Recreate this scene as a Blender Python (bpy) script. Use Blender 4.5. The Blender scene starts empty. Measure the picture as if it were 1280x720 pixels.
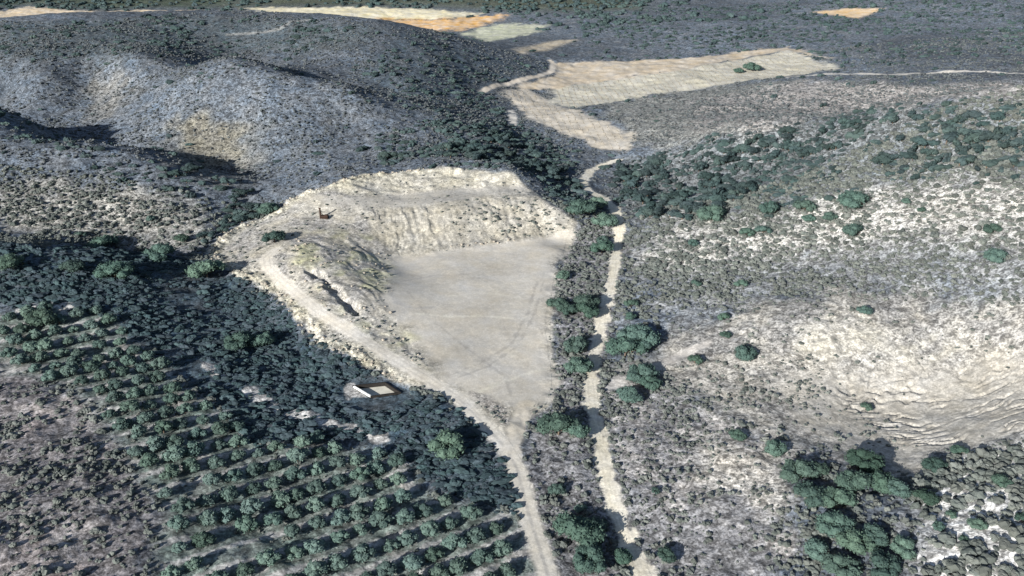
import bpy, math, random
import numpy as np

# ------------------------------------------------------------------ scene, camera
S = bpy.context.scene
COL = S.collection
rng = np.random.default_rng(11)
random.seed(5)
W0, H0 = 1280.0, 720.0
FPX = 1108.5                     # focal length in photograph pixels (60 degree lens)
PITCH = math.radians(25.0)
CAM_Z = 125.0
cP, sP = math.cos(PITCH), math.sin(PITCH)

cam_d = bpy.data.cameras.new("camera")
cam = bpy.data.objects.new("camera", cam_d)
COL.objects.link(cam)
cam.location = (0, 0, CAM_Z)
cam.rotation_euler = (math.radians(90) - PITCH, 0, 0)
cam_d.sensor_width = 36.0
cam_d.lens = 36.0 * FPX / W0
cam_d.clip_start = 1.0
cam_d.clip_end = 20000.0
S.camera = cam


def ray(px, py):
    """plan slope t = x/y and fall per metre k of the sight line through a photo pixel"""
    dx = (np.asarray(px, float) - W0 / 2) / FPX
    dy = (H0 / 2 - np.asarray(py, float)) / FPX
    fy = cP + dy * sP
    fz = -sP + dy * cP
    return dx / fy, -fz / fy


def at_height(px, py, z):
    t, k = ray(px, py)
    d = (CAM_Z - z) / k
    return t * d, d


# ------------------------------------------------------------------ value noise
def _hash(ix, iy, seed):
    h = (ix.astype(np.int64) * 374761393 + iy.astype(np.int64) * 668265263 + seed * 1442695041) & 0xFFFFFFFF
    h = ((h ^ (h >> 13)) * 1274126177) & 0xFFFFFFFF
    return ((h ^ (h >> 16)) & 0xFFFF).astype(np.float32) / 65535.0


def vnoise(x, y, seed=0):
    ix, iy = np.floor(x), np.floor(y)
    fx, fy = (x - ix).astype(np.float32), (y - iy).astype(np.float32)
    fx = fx * fx * fx * (fx * (fx * 6 - 15) + 10)
    fy = fy * fy * fy * (fy * (fy * 6 - 15) + 10)
    a, b = _hash(ix, iy, seed), _hash(ix + 1, iy, seed)
    c, d = _hash(ix, iy + 1, seed), _hash(ix + 1, iy + 1, seed)
    return (a + (b - a) * fx) * (1 - fy) + (c + (d - c) * fx) * fy


def fbm(x, y, scale, octaves=4, seed=0, gain=0.5):
    """fractal noise, mean 0, about -1..1; scale in metres"""
    x, y = np.asarray(x, float) / scale, np.asarray(y, float) / scale
    s, a, n = 0.0, 1.0, 0.0
    for o in range(octaves):
        s = s + a * (vnoise(x, y, seed + o * 7) * 2 - 1)
        n += a
        a *= gain
        x, y = x * 2.03 + 17.1, y * 2.03 - 9.7
    return s / n * 1.6


def sstep(a, b, v):
    u = np.clip((v - a) / (b - a), 0, 1)
    return u * u * (3 - 2 * u)


# ------------------------------------------------------------------ terrain: surveyed spot heights
SPOTS = [
    # valley floor and quarry floor
    (640, 530, 0), (600, 420, 0), (690, 310, 0), (505, 335, 0), (560, 480, 0.2), (660, 400, 0), (560, 325, 0), (630, 345, 0),
    (770, 300, -1), (745, 430, -1), (740, 520, -1), (780, 680, -1.5), (700, 640, -.5), (690, 720, -.5), (650, 600, 0),
    (765, 245, 0), (730, 228, .5), (785, 195, 1),
    # quarry cut and upper bench
    (500, 312, .5), (560, 306, .6), (630, 300, .6), (690, 290, .6), (470, 285, 5), (520, 264, 8), (580, 257, 8.5), (640, 250, 9),
    (695, 268, 6), (718, 283, 2), (440, 255, 9), (400, 262, 8), (500, 243, 9), (580, 237, 9.6), (640, 231, 10),
    (545, 212, 14), (440, 226, 13), (640, 215, 14), (380, 243, 10), (350, 262, 7), (345, 300, 6),
    # left embankment of the quarry and the outer track
    (400, 320, 6), (430, 350, 5), (450, 400, 3), (490, 430, .9), (335, 330, 5), (370, 385, 3.5), (440, 430, 2), (520, 468, .8),
    (270, 322, 3), (330, 380, -.5), (390, 440, -1.5), (470, 480, -1),
    # dark forest slope and orchard
    (0, 306, 16), (130, 312, 11), (255, 327, 4), (0, 400, 8), (150, 400, 5), (250, 450, 2), (350, 480, 0), (450, 540, -.5),
    (560, 600, -.5), (620, 640, -.5), (100, 500, 4.5), (300, 600, 1.5), (30, 600, 5.5), (0, 720, 6), (250, 720, 2.5), (500, 720, 0),
    # ground behind the forest crest, and the middle spur
    (0, 292, 9), (120, 298, 5), (240, 310, 3), (310, 262, 4), (0, 200, 23), (100, 230, 16), (220, 258, 9),
    (0, 138, 30), (100, 178, 25), (200, 210, 17.5), (290, 238, 9),
    # hill behind the spur, gully on its left
    (110, 160, 11), (120, 120, 19), (115, 92, 27.5), (0, 112, 22), (0, 75, 34), (60, 90, 30.5), (150, 71, 36), (285, 73, 40), (430, 110, 30), (340, 88, 36),
    (200, 150, 18), (350, 170, 16), (300, 220, 9), (240, 200, 12), (560, 168, 13), (480, 196, 13), (640, 205, 9), (700, 242, 4),
    (420, 150, 19), (500, 140, 19), (590, 150, 11), (650, 172, 3), (625, 130, 1.5),
    # far left hill
    (150, 22, 41), (270, 15, 40), (380, 19, 39), (480, 31, 36), (540, 44, 28), (600, 62, 17), (660, 76, 7), (700, 82, 2), (0, 28, 42),
    (285, 60, 27), (400, 70, 27), (500, 85, 21), (600, 110, 6), (0, 60, 34), (560, 80, 18), (470, 60, 29),
    # fields
    (740, 165, 1.5), (690, 130, 1.5), (640, 115, 1), (690, 90, 1.5), (850, 108, 5), (1000, 84, 10), (960, 66, 9), (780, 85, 3),
    # right hill
    (830, 200, 4), (820, 300, 2), (850, 250, 6), (1000, 250, 17), (1130, 250, 25), (1280, 250, 34), (950, 158, 23), (1140, 128, 42),
    (1280, 108, 52), (1060, 143, 33), (860, 165, 9), (1140, 185, 33), (1280, 180, 42), (980, 200, 16), (850, 350, 2), (1000, 330, 9),
    (1280, 330, 26), (1150, 330, 18), (800, 165, 3), (880, 135, 7),
    (1140, 108, 20), (1280, 94, 23), (1000, 115, 12), (1060, 92, 14), (1100, 60, 17), (1280, 40, 25), (1280, 0, 30), (1100, 0, 20),
    (1060, 15, 14), (900, 40, 10), (700, 50, 3), (800, 20, 5), (900, 0, 8),
    # bowl and foreground right
    (1000, 400, 9.2), (1150, 388, 12.5), (1280, 410, 17.5), (930, 410, 6), (1100, 430, 8), (1020, 440, 6), (1230, 450, 9), (1100, 500, 1.2),
    (1180, 520, 3), (1000, 520, 2.5), (1090, 555, 2.2), (1280, 480, 10), (1130, 590, 4.5), (1200, 566, 6.5), (1280, 530, 11), (1280, 640, 12),
    (1180, 660, 8.5), (1060, 600, 4.5), (950, 560, 3), (1280, 720, 12), (1060, 700, 5), (900, 640, 1.5), (850, 720, 0), (830, 450, .5),
    (850, 540, .5), (900, 460, 2.5), (960, 720, 2),
]
XY = []
ZZ = []
for px, py, z in SPOTS:
    x, y = at_height(px, py, z)
    XY.append((x, y)); ZZ.append(z)
# hidden or outlying ground, straight in plan metres
for x, y, z in [(-460, 760, 2), (-300, 790, 1), (-160, 780, 0), (-60, 740, 1), (-460, 900, 0), (-200, 950, 0), (0, 950, 2), (-700, 800, 8),
                (-700, 560, 42), (-560, 420, 36), (-330, 300, 20), (-300, 200, 14), (-260, 100, 10), (-90, 90, 2), (0, 90, -1), (90, 90, 1),
                (200, 100, 10), (330, 200, 26), (400, 300, 36), (520, 450, 40), (650, 600, 34), (800, 800, 34), (600, 1000, 24),
                (300, 1100, 14), (0, 1200, 4), (-400, 1200, 4), (-900, 1200, 8), (1000, 1200, 30), (0, 1500, 8), (700, 1500, 20), (-700, 1500, 8),
                (-235, 418, 15), (-185, 384, 10), (-137, 377, 8), (-118, 378, 7), (180, 388, 26), (218, 374, 33), (156, 396, 21), (-167, 502, 25), (-93, 470, 19), (0, 0, 0), (-200, 0, 8), (200, 0, 8), (-140, 290, 0.5)]:
    XY.append((x, y)); ZZ.append(z)
XY = np.array(XY) / 100.0
ZZ = np.array(ZZ, float)


def _U(r2):
    return np.where(r2 > 1e-12, 0.5 * r2 * np.log(np.maximum(r2, 1e-12)), 0.0)


n = len(ZZ)
K = _U(((XY[:, None, :] - XY[None, :, :]) ** 2).sum(-1)) + np.eye(n) * 2e-4
P = np.hstack([np.ones((n, 1)), XY])
A = np.zeros((n + 3, n + 3)); A[:n, :n] = K; A[:n, n:] = P; A[n:, :n] = P.T
TPS = np.linalg.solve(A, np.concatenate([ZZ, np.zeros(3)]))


def tps(x, y):
    x = np.asarray(x, np.float32).ravel() / 100; y = np.asarray(y, np.float32).ravel() / 100
    out = np.empty(len(x), np.float32)
    C = XY.astype(np.float32); w = TPS[:n].astype(np.float32)
    for i in range(0, len(x), 20000):
        a, b = x[i:i + 20000, None], y[i:i + 20000, None]
        r2 = (a - C[None, :, 0]) ** 2 + (b - C[None, :, 1]) ** 2
        np.maximum(r2, 1e-9, out=r2)
        out[i:i + 20000] = (0.5 * r2 * np.log(r2)) @ w + TPS[n] + TPS[n + 1] * a[:, 0] + TPS[n + 2] * b[:, 0]
    return out


# coarse surface used to turn photo positions into plan positions (lines of sight are lines of constant t)
CT = np.linspace(-0.8, 0.8, 500)
CD = np.exp(np.linspace(math.log(80), math.log(1600), 1100))
CZ = tps((CT[:, None] * CD[None, :]), np.broadcast_to(CD, (500, 1100))).reshape(500, 1100)


def ground_at(px, py):
    px, py = np.atleast_1d(np.asarray(px, float)), np.atleast_1d(np.asarray(py, float))
    t, k = ray(px, py)
    f = np.clip((t + 0.8) / 1.6 * 499, 0, 498.999); i = f.astype(int); f = f - i
    out = np.empty((len(px), 2))
    for j in range(len(px)):
        z = CZ[i[j]] * (1 - f[j]) + CZ[i[j] + 1] * f[j]
        g = z - (CAM_Z - k[j] * CD)
        m = np.argmax(g > 0) if (g > 0).any() else len(CD) - 1
        m = max(m, 1)
        u = g[m - 1] / (g[m - 1] - g[m]) if g[m] != g[m - 1] else 0
        d = CD[m - 1] + (CD[m] - CD[m - 1]) * u
        out[j] = (t[j] * d, d)
    return out


def plan(pts):
    pts = np.array(pts, float)
    return ground_at(pts[:, 0], pts[:, 1])


def dense(pts, step=14):
    """subdivide a photo polyline so it follows the relief when laid out in plan"""
    pts = np.array(pts, float); out = []
    for a, b in zip(pts[:-1], pts[1:]):
        m = max(1, int(np.hypot(*(b - a)) / step))
        for q in range(m):
            out.append(a + (b - a) * q / m)
    out.append(pts[-1])
    return np.array(out)


def sdist(poly, x, y):
    """signed distance to a plan polygon, positive inside"""
    x = np.asarray(x, np.float32); y = np.asarray(y, np.float32)
    res = np.full(x.shape, -1e3, np.float32)
    lo, hi = poly.min(0) - 30, poly.max(0) + 30
    sel = (x > lo[0]) & (x < hi[0]) & (y > lo[1]) & (y < hi[1])
    X, Y = x[sel], y[sel]
    d2 = np.full(X.shape, 1e9, np.float32); ins = np.zeros(X.shape, bool)
    m = len(poly)
    for i in range(m):
        a, b = poly[i].astype(np.float32), poly[(i + 1) % m].astype(np.float32)
        e = b - a
        L = float(e @ e) + 1e-9
        u = np.clip(((X - a[0]) * e[0] + (Y - a[1]) * e[1]) / L, 0, 1)
        d2 = np.minimum(d2, (X - a[0] - u * e[0]) ** 2 + (Y - a[1] - u * e[1]) ** 2)
        if a[1] != b[1]:
            c = ((a[1] > Y) != (b[1] > Y)) & (X < e[0] * (Y - a[1]) / e[1] + a[0])
            ins ^= c
    dd = np.sqrt(d2)
    res[sel] = np.where(ins, dd, -dd)
    return res


def ldist(line, x, y):
    """distance to a plan polyline and the width interpolated along it"""
    x = np.asarray(x, np.float32); y = np.asarray(y, np.float32)
    res = np.full(x.shape, 1e3, np.float32); side = np.zeros(x.shape, np.float32)
    lo, hi = line.min(0) - 15, line.max(0) + 15
    sel = (x > lo[0]) & (x < hi[0]) & (y > lo[1]) & (y < hi[1])
    X, Y = x[sel], y[sel]
    d = np.full(X.shape, 1e9, np.float32)
    for i in range(len(line) - 1):
        a, b = line[i].astype(np.float32), line[i + 1].astype(np.float32)
        e = b - a; L = float(e @ e) + 1e-9
        u = np.clip(((X - a[0]) * e[0] + (Y - a[1]) * e[1]) / L, 0, 1)
        d = np.minimum(d, np.hypot(X - a[0] - u * e[0], Y - a[1] - u * e[1]))
    res[sel] = d
    return res


# ------------------------------------------------------------------ places, outlined on the ground
def zone(*pts):
    return plan(dense(list(pts) + [pts[0]])[:-1])


def line(*pts):
    return plan(dense(list(pts), 8))


QUARRY = zone((380, 240), (440, 222), (545, 209), (640, 217), (690, 257), (722, 278), (716, 300), (692, 340), (688, 385), (692, 420), (696, 470),
              (690, 510), (658, 528), (652, 565), (638, 580), (622, 548), (590, 512), (545, 487), (500, 476), (455, 455), (400, 432), (375, 402),
              (345, 368), (300, 347), (265, 328), (260, 313), (290, 287), (345, 264), (357, 252))
FLOOR = zone((490, 322), (560, 314), (640, 301), (690, 290), (712, 291), (692, 345), (682, 400), (690, 470), (684, 505), (640, 512), (590, 502),
             (548, 472), (522, 430), (480, 390), (487, 350))
CUT = zone((455, 262), (520, 258), (580, 252), (640, 246), (700, 264), (716, 281), (690, 293), (630, 303), (560, 310), (500, 318), (470, 300))
CUT2 = zone((400, 236), (440, 224), (545, 209), (640, 216), (655, 230), (560, 236), (440, 245))
MOUND = zone((350, 300), (400, 290), (470, 300), (490, 345), (480, 385), (520, 425), (535, 460), (470, 430), (400, 380), (360, 345))
TRENCH = line((388, 338), (408, 352), (425, 368), (440, 383), (446, 390))
BOWL = zone((830, 420), (880, 402), (960, 378), (1050, 365), (1150, 374), (1240, 386), (1420, 395), (1420, 515), (1200, 562), (1130, 592),
            (1100, 578), (1060, 572), (960, 548), (880, 505), (825, 475), (785, 482), (762, 470), (812, 452))
BOWLFLOOR = zone((960, 470), (1100, 455), (1230, 450), (1420, 440), (1420, 520), (1200, 560), (1130, 588), (1060, 566), (990, 530))
PALESLOPE = zone((985, 425), (1040, 400), (1140, 405), (1200, 425), (1170, 455), (1080, 450), (1000, 445))
FOREST = zone((-60, 300), (0, 306), (130, 312), (255, 327), (300, 352), (350, 385), (400, 436), (470, 470), (560, 508), (600, 535), (634, 590),
              (640, 640), (560, 618), (490, 565), (400, 545), (320, 555), (260, 500), (200, 450), (150, 402), (60, 380), (-60, 385))
ORCHARD = zone((-40, 398), (60, 382), (130, 392), (172, 430), (230, 480), (300, 532), (335, 556), (400, 546), (492, 568), (545, 618), (645, 642),
               (684, 690), (700, 740), (180, 740), (212, 640), (160, 570), (110, 500), (40, 470), (-40, 460))
LEFTBARE = zone((-40, 445), (60, 470), (120, 515), (165, 580), (212, 650), (180, 740), (-60, 740))
FIELD_A = zone((622, 113), (660, 112), (690, 128), (740, 150), (790, 172), (786, 192), (745, 187), (700, 168), (658, 148), (640, 125))
FIELD_B = zone((690, 127), (690, 112), (735, 104), (850, 88), (960, 68), (985, 62), (1050, 86), (985, 96), (880, 108), (780, 124), (720, 136))
FIELD_C = zone((640, 108), (690, 96), (698, 79), (760, 76), (860, 73), (950, 62), (985, 58), (1040, 74), (985, 63), (960, 68), (850, 88), (735, 104), (690, 112), (660, 113))
FAR_TAN = zone((-30, 20), (30, 8), (120, 14), (260, 13), (160, 24), (40, 29), (-30, 24))
FAR_CREAM = zone((300, 10), (420, 8), (520, 10), (600, 17), (560, 26), (480, 24), (380, 20))
FAR_ORANGE = zone((430, 22), (560, 24), (640, 18), (620, 26), (580, 38), (520, 38))
FAR_PALE = zone((575, 42), (620, 30), (680, 31), (670, 42), (610, 52))
FAR_STRIP = zone((640, 62), (700, 50), (720, 50), (690, 60), (650, 68))
FAR_RIGHT = zone((1015, 16), (1060, 11), (1105, 11), (1072, 23))
FAR_GREEN = zone((-60, -20), (300, -20), (300, 8), (120, 11), (30, 6), (-60, 16))
FAR_GREEN2 = zone((300, -20), (800, -20), (800, 12), (640, 14), (520, 7), (300, 8))
DARKFLANK = zone((500, 38), (600, 66), (692, 88), (640, 104), (610, 118), (640, 150), (700, 185), (725, 215), (735, 262), (700, 245), (640, 200),
                 (570, 165), (500, 130), (440, 100), (470, 70))
FARTOPLEFT = zone((-40, 32), (270, 18), (480, 34), (450, 60), (300, 66), (0, 72), (-40, 72))
RIGHTPALE = zone((800, 300), (860, 265), (960, 270), (1100, 235), (1420, 200), (1420, 335), (1150, 310), (1000, 330), (850, 350), (800, 345))
RIGHTMID = zone((860, 125), (1000, 105), (1140, 108), (1420, 102), (1420, 112), (1140, 130), (950, 160), (870, 165))
RIGHTDARK = zone((790, 200), (830, 190), (950, 162), (1140, 132), (1420, 112), (1420, 200), (1100, 235), (960, 262), (850, 265), (800, 285), (770, 240))
GREYBAND = zone((850, 345), (1000, 325), (1150, 305), (1420, 335), (1420, 390), (1150, 368), (1040, 358), (950, 378), (880, 398), (840, 410), (810, 380))
VALLEYSTRIP = zone((725, 280), (770, 270), (785, 300), (775, 360), (758, 430), (744, 500), (748, 560), (770, 640), (800, 730), (690, 730), (655, 600),
                   (660, 528), (696, 505), (695, 400), (694, 340))
FOREBOTTOM = zone((760, 480), (830, 478), (960, 548), (1060, 575), (990, 600), (980, 740), (800, 740), (765, 600))
SCRUBBR = zone((1130, 592), (1200, 563), (1420, 515), (1420, 740), (1160, 740), (1150, 640))
SPURCREST = zone((-40, 136), (0, 139), (100, 180), (230, 220), (310, 246), (290, 262), (200, 240), (90, 205), (0, 165), (-40, 160))
YELLOWPATCH = zone((215, 165), (250, 150), (300, 165), (300, 205), (250, 205))

MAIN_ROAD = line((812, 735), (790, 690), (772, 645), (760, 600), (752, 560), (741, 510), (738, 480), (745, 440), (752, 405), (762, 365), (768, 330),
                 (772, 300), (774, 285), (770, 262), (752, 247), (735, 238), (728, 226), (738, 213), (758, 205), (772, 200))
TRACK = line((690, 735), (676, 690), (660, 640), (646, 585), (632, 560), (600, 525), (575, 500), (520, 465), (455, 425), (400, 390), (360, 358),
             (335, 335), (333, 322), (345, 312))
SPURROAD = line((636, 562), (644, 545), (650, 520), (655, 505))
FARROAD = line((985, 97), (1050, 92), (1110, 95), (1180, 88), (1235, 90), (1285, 97))
FIELDROAD = line((600, 114), (640, 103), (675, 95), (690, 88), (692, 79), (688, 76))
SHORTROAD = line((640, 154), (641, 146), (638, 136))
SIDETRACK = line((765, 482), (800, 466), (835, 452), (880, 430))
HILLTRACK = line((285, 44), (320, 42), (350, 36), (365, 26), (395, 23))

SUN_AZ = math.radians(38)      # the way shadows fall, clockwise from straight ahead (+Y)
SUN_EL = math.radians(20)


BASIN_PX = [(464, 497), (500, 489), (481, 478), (442, 484)]
BASIN = plan(BASIN_PX)
BASIN_Z = float(tps(BASIN[:, 0].mean(keepdims=True), BASIN[:, 1].mean(keepdims=True))[0])


ORCH0, ORCH1 = ground_at(188, 698)[0], ground_at(372, 645)[0]
ORCH_DIR = (ORCH1 - ORCH0) / np.linalg.norm(ORCH1 - ORCH0)
STREAKS = [line((255, 455), (275, 468), (300, 478), (330, 500)), line((345, 512), (385, 522), (430, 535), (478, 548)), line((0, 392), (40, 386), (85, 383)),
           line((500, 578), (512, 596), (508, 606)), line((440, 486), (452, 496))]


def PALEGAP(x, y):
    d = np.minimum.reduce([ldist(l_, x, y) for l_ in STREAKS]) + fbm(x, y, 4, 3, 55) * 2.2
    return sstep(1.9, .5, d)


# ------------------------------------------------------------------ full terrain height
def height(x, y):
    x = np.asarray(x, float); y = np.asarray(y, float)
    z = tps(x, y).astype(float)
    q = sstep(-4, 6, sdist(QUARRY, x, y)); fl = sstep(-2, 5, sdist(FLOOR, x, y)); bw = sstep(-3, 8, sdist(BOWL, x, y))
    dt = ldist(TRACK, x, y); rd = np.maximum(sstep(6, 2, ldist(MAIN_ROAD, x, y)), sstep(6.5, 3.2, dt))
    nat = (1 - q) * (1 - bw) * (1 - rd)
    big = fbm(x, y, 60, 3, 1) * 2.3 * sstep(250, 500, y) * (1 - .8 * sstep(500, 590, y)) + fbm(x, y, 22, 3, 2) * .55
    z += nat * big + (1 - fl) * (1 - rd * .7) * fbm(x, y, 5, 3, 3) * (.16 + .22 * nat)
    z += fl * fbm(x, y, 9, 3, 4) * .07
    # gullied faces of the quarry cut, runnels run down towards the camera
    cut = sstep(-2, 3, sdist(CUT, x, y))
    u = x * .97 + y * .22 + fbm(x, y, 9, 3, 8) * 1.4
    z += cut * (np.abs(fbm(u, y * .12, 1.25, 3, 5)) * -.46 + .2) * (1 + .8 * fbm(x, y, 12, 2, 60)) + cut * fbm(x, y, 6, 4, 6, .55) * .45
    cut2 = sstep(-2, 3, sdist(CUT2, x, y))
    z += cut2 * (fbm(x * .2, y + fbm(x, y, 15, 2, 12) * 1.5, 2.4, 2, 9) * .45 + fbm(x, y, 4, 3, 7) * .4)
    mo = sstep(-2, 4, sdist(MOUND, x, y)) * sstep(2.5, 5, dt)
    v = (x + y * .9) * .707 + fbm(x, y, 12, 2, 20) * 2.5
    z += mo * (fbm(v, (y - x) * .16, 2.2, 3, 10) * .22 + fbm(x, y, 9, 3, 11) * .40)
    z -= sstep(2.4, .3, ldist(TRENCH, x, y) + fbm(x, y, 3, 2, 14) * .8) * 1.5
    # heaped edge of the quarry fill
    ed = np.exp(-((sdist(QUARRY, x, y) - 1.5) / 2.2) ** 2) * (x < -20)
    ed = ed * sstep(3, 5, dt)
    z += ed * (.3 + fbm(x, y, 3, 2, 15) * .7)
    # ploughed rings round the bowl
    bf = sstep(-2, 5, sdist(BOWLFLOOR, x, y))
    cx, cy = 98.0, 240.0
    r = np.hypot((x - cx) * .62, y - cy) + fbm(x, y, 14, 4, 16) * 4.2
    rk = fbm(r, np.arctan2(y - cy, x - cx) * 7, 1.5, 2, 17)
    z -= bf * (sstep(.35, .0, np.abs(rk)) * .62) * sstep(-.35, .4, fbm(x, y, 16, 3, 18) + (x - 88) * .014)
    z += bw * (1 - bf) * fbm(x, y, 4, 3, 19) * .3
    bs = sdist(BASIN, x, y)
    z += sstep(-6, -1, bs) * (BASIN_Z - z)
    z -= sstep(-.15, .25, bs) * 1.8
    return z


def H1(x, y):
    return float(height(np.array([x]), np.array([y]))[0])


# ------------------------------------------------------------------ terrain grid
NT = 1150
ts = np.linspace(-0.86, 0.86, NT)
ts = np.concatenate([[-2.2, -1.6, -1.25, -1.05, -0.94], ts, [0.94, 1.05, 1.25, 1.6, 2.2]])
ds = [60.0]
while ds[-1] < 1500:
    d = ds[-1]
    ds.append(d + (0.30 if d > 120 else 3) * (max(d, 120) / 150) ** 1.25)
while ds[-1] < 9000:
    ds.append(ds[-1] * 1.06)
ds = np.array(ds)
NTT, ND = len(ts), len(ds)
GX = (ts[None, :] * ds[:, None]).ravel(); GY = np.repeat(ds, NTT)
GZ = height(GX, GY)
far = sstep(1400, 2200, np.hypot(GX, GY))
GZ = GZ * (1 - far) + far * (6 + 14 * fbm(GX, GY, 500, 3, 33))
print("grid", NTT, ND, NTT * ND)

# ------------------------------------------------------------------ ground colour (albedo) by place
ALB = np.zeros((len(GX), 3), np.float32)
SPK = np.zeros(len(GX), np.float32)
ALB[:] = (.106, .123, .147); SPK[:] = 1.0
warp = fbm(GX, GY, 7, 3, 40) * 2.5
warpf = fbm(GX, GY, 2.2, 3, 41)
broad = fbm(GX, GY, 70, 3, 42)
ALB *= (1 + .22 * broad)[:, None]


def paint(w, col, spk=None):
    w = np.clip(w, 0, 1).astype(np.float32)
    ALB[:] = ALB * (1 - w)[:, None] + np.array(col, np.float32) * w[:, None]
    if spk is not None:
        SPK[:] = SPK * (1 - w) + spk * w


def zw(poly, soft=4.0, warpk=1.0):
    return sstep(-soft, soft, sdist(poly, GX, GY) + warp * warpk)


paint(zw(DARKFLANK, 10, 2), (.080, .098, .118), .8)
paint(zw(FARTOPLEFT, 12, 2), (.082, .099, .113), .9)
paint(zw(RIGHTDARK, 8, 2) * .6, (.205, .22, .226), 1.1)
paint(zw(RIGHTPALE, 18, 4), (.375, .37, .355), 1.1)
MIDSLOPE = zone((745, 130), (860, 112), (1000, 102), (1000, 140), (900, 175), (830, 192), (795, 182))
paint(zw(MIDSLOPE, 8, 3), (.20, .205, .20), 1.0)
paint(zw(RIGHTMID, 8, 2), (.27, .26, .255), 1.0)
paint(zw(GREYBAND, 14, 4), (.215, .225, .236), 1.0)
SPURPALE = zone((10, 235), (110, 228), (215, 245), (245, 262), (240, 305), (110, 300), (0, 288))
PALEB = zone((195, 165), (260, 150), (330, 165), (330, 205), (300, 235), (255, 225), (215, 200))
PALEC = zone((115, 100), (150, 95), (170, 115), (135, 150), (115, 160), (120, 130))
paint(zw(SPURPALE, 7, 2.5), (.27, .265, .25), 1.1)
paint(zw(PALEB, 8, 3) * .8, (.155, .16, .158), 1.0)
paint(zw(PALEC, 7, 3) * .7, (.155, .15, .138), 1.0)
paint(zw(YELLOWPATCH, 7, 2) * .8, (.18, .17, .14), 1.0)
paint(zw(FOREBOTTOM, 5, 2), (.215, .215, .224), 1.0)
paint(zw(FOREBOTTOM, 5, 2) * sstep(0, .7, fbm(GX * 1.6, GY * .5, 9, 4, 57, .6)) * .6, (.36, .345, .335), .9)
PALEFG = zone((890, 552), (965, 562), (1002, 602), (985, 655), (925, 625), (880, 590))
paint(zw(PALEFG, 5, 2.5) * .85, (.40, .385, .36), 1.0)
paint(zw(VALLEYSTRIP, 2, .6), (.185, .186, .196), 1.1)
paint(zw(SCRUBBR, 5, 1.5), (.56, .555, .545), 1.0)
paint(zw(LEFTBARE, 5, 1.5), (.168, .160, .166), 1.0)
paint(zw(LEFTBARE, 5, 1.5) * sstep(.1, .7, fbm(GX, GY, 13, 4, 58, .6)) * .8, (.29, .265, .26), .9)
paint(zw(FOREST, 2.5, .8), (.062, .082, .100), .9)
paint(zw(ORCHARD, 3, .8), (.145, .172, .163), .8)
rowph = ((GY - ORCH0[1]) * ORCH_DIR[0] - (GX - ORCH0[0]) * ORCH_DIR[1] + warpf * .5) / 6.3
rowph = np.abs(rowph - np.round(rowph))
paint(zw(ORCHARD, 1, .8) * sstep(.27, .42, rowph) * .8, (.37, .365, .365), .6)
paint(zw(ORCHARD, 3, .8) * sstep(.35, .8, fbm(GX, GY, 12, 4, 54, .6)) * .8, (.31, .30, .295), .7)
paint(PALEGAP(GX, GY) * .9, (.46, .45, .44), .8)
paint(zw(BOWL, 6, 1.6), (.305, .295, .275), .9)
paint(zw(BOWL, 6, 1.6) * sstep(-.1, .6, fbm(GX, GY, 14, 4, 46, .6)) * .6, (.19, .192, .20), 1.0)
paint(zw(BOWLFLOOR, 5, 1) * (.75 + .25 * sstep(20, 90, GX)), (.36, .343, .312), .45)
paint(zw(PALESLOPE, 6, 2.5) * sstep(-.5, .5, fbm(GX, GY, 9, 4, 47, .6) + .1), (.39, .375, .335), .6)
q = zw(QUARRY, 1.2, .5)
paint(q, (.345, .328, .292), .55)
LEFTQ = sstep(-38, -52, GX) * q
paint(LEFTQ * sstep(-.4, .5, fbm(GX, GY, 8, 4, 56, .6)) * .7, (.27, .265, .265), .9)
RIM = q * sstep(7, 2, sdist(QUARRY, GX, GY)) * sstep(-20, -40, GX)
paint(RIM * .8, (.38, .365, .305), 1.0)
paint(sstep(0, 1, q * sstep(.1, .9, fbm(GX, GY, 6, 3, 44) + .2)) * .35, (.44, .42, .37), None)
paint(zw(FLOOR, 3, 1.2), (.445, .42, .378), .15)
paint(zw(FLOOR, 3, 1) * sstep(-.1, .8, fbm(GX, GY, 11, 5, 65, .65)) * .35, (.36, .345, .32), .25)
paint(zw(FLOOR, 3, 1) * sstep(.25, .8, fbm(GX, GY, 5, 5, 66, .65)) * .35, (.48, .46, .415), .15)
paint(zw(FLOOR, 2, .5) * sstep(.1, .9, fbm(GX * .5, GY + GX * .1, 7, 4, 48, .6)) * .4, (.40, .385, .36), None)
paint(zw(MOUND, 4, 1) * sstep(0, .7, fbm(GX, GY, 9, 3, 45)) * .7, (.33, .33, .22), .5)
for pts, wd, c_, k_ in [(((520, 392), (560, 396), (605, 395), (640, 398)), .5, (.56, .54, .48), .6), (((500, 352), (540, 345), (590, 343)), .35, (.33, .31, .29), .5),
                        (((560, 470), (600, 455), (640, 430), (660, 390), (672, 350)), .32, (.29, .275, .255), .55), (((568, 474), (610, 458), (648, 432), (668, 392), (680, 350)), .32, (.29, .275, .255), .55),
                        (((640, 500), (630, 470), (590, 440), (540, 400), (510, 365)), .32, (.29, .275, .255), .5), (((600, 490), (620, 480), (650, 470), (680, 462)), .6, (.53, .51, .45), .5),
                        (((495, 378), (515, 385), (540, 384)), .7, (.34, .33, .32), .5), (((545, 372), (600, 366), (650, 372)), .4, (.52, .50, .45), .4)]:
    dl = ldist(line(*pts), GX, GY) + warpf * .5
    paint(sstep(wd + .25, wd - .2, dl) * k_, c_, None)
paint(zw(CUT, 1.5, .3), (.315, .30, .265), .5)
ISLAND = zone((586, 490), (612, 497), (633, 506), (642, 518), (639, 546), (622, 530), (602, 510))
paint(zw(ISLAND, 1.5, .6) * .85, (.30, .285, .27), 1.0)
SHELF = zone((372, 248), (440, 257), (520, 256), (580, 249), (645, 238), (660, 236), (640, 231), (560, 238), (440, 246))
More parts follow.
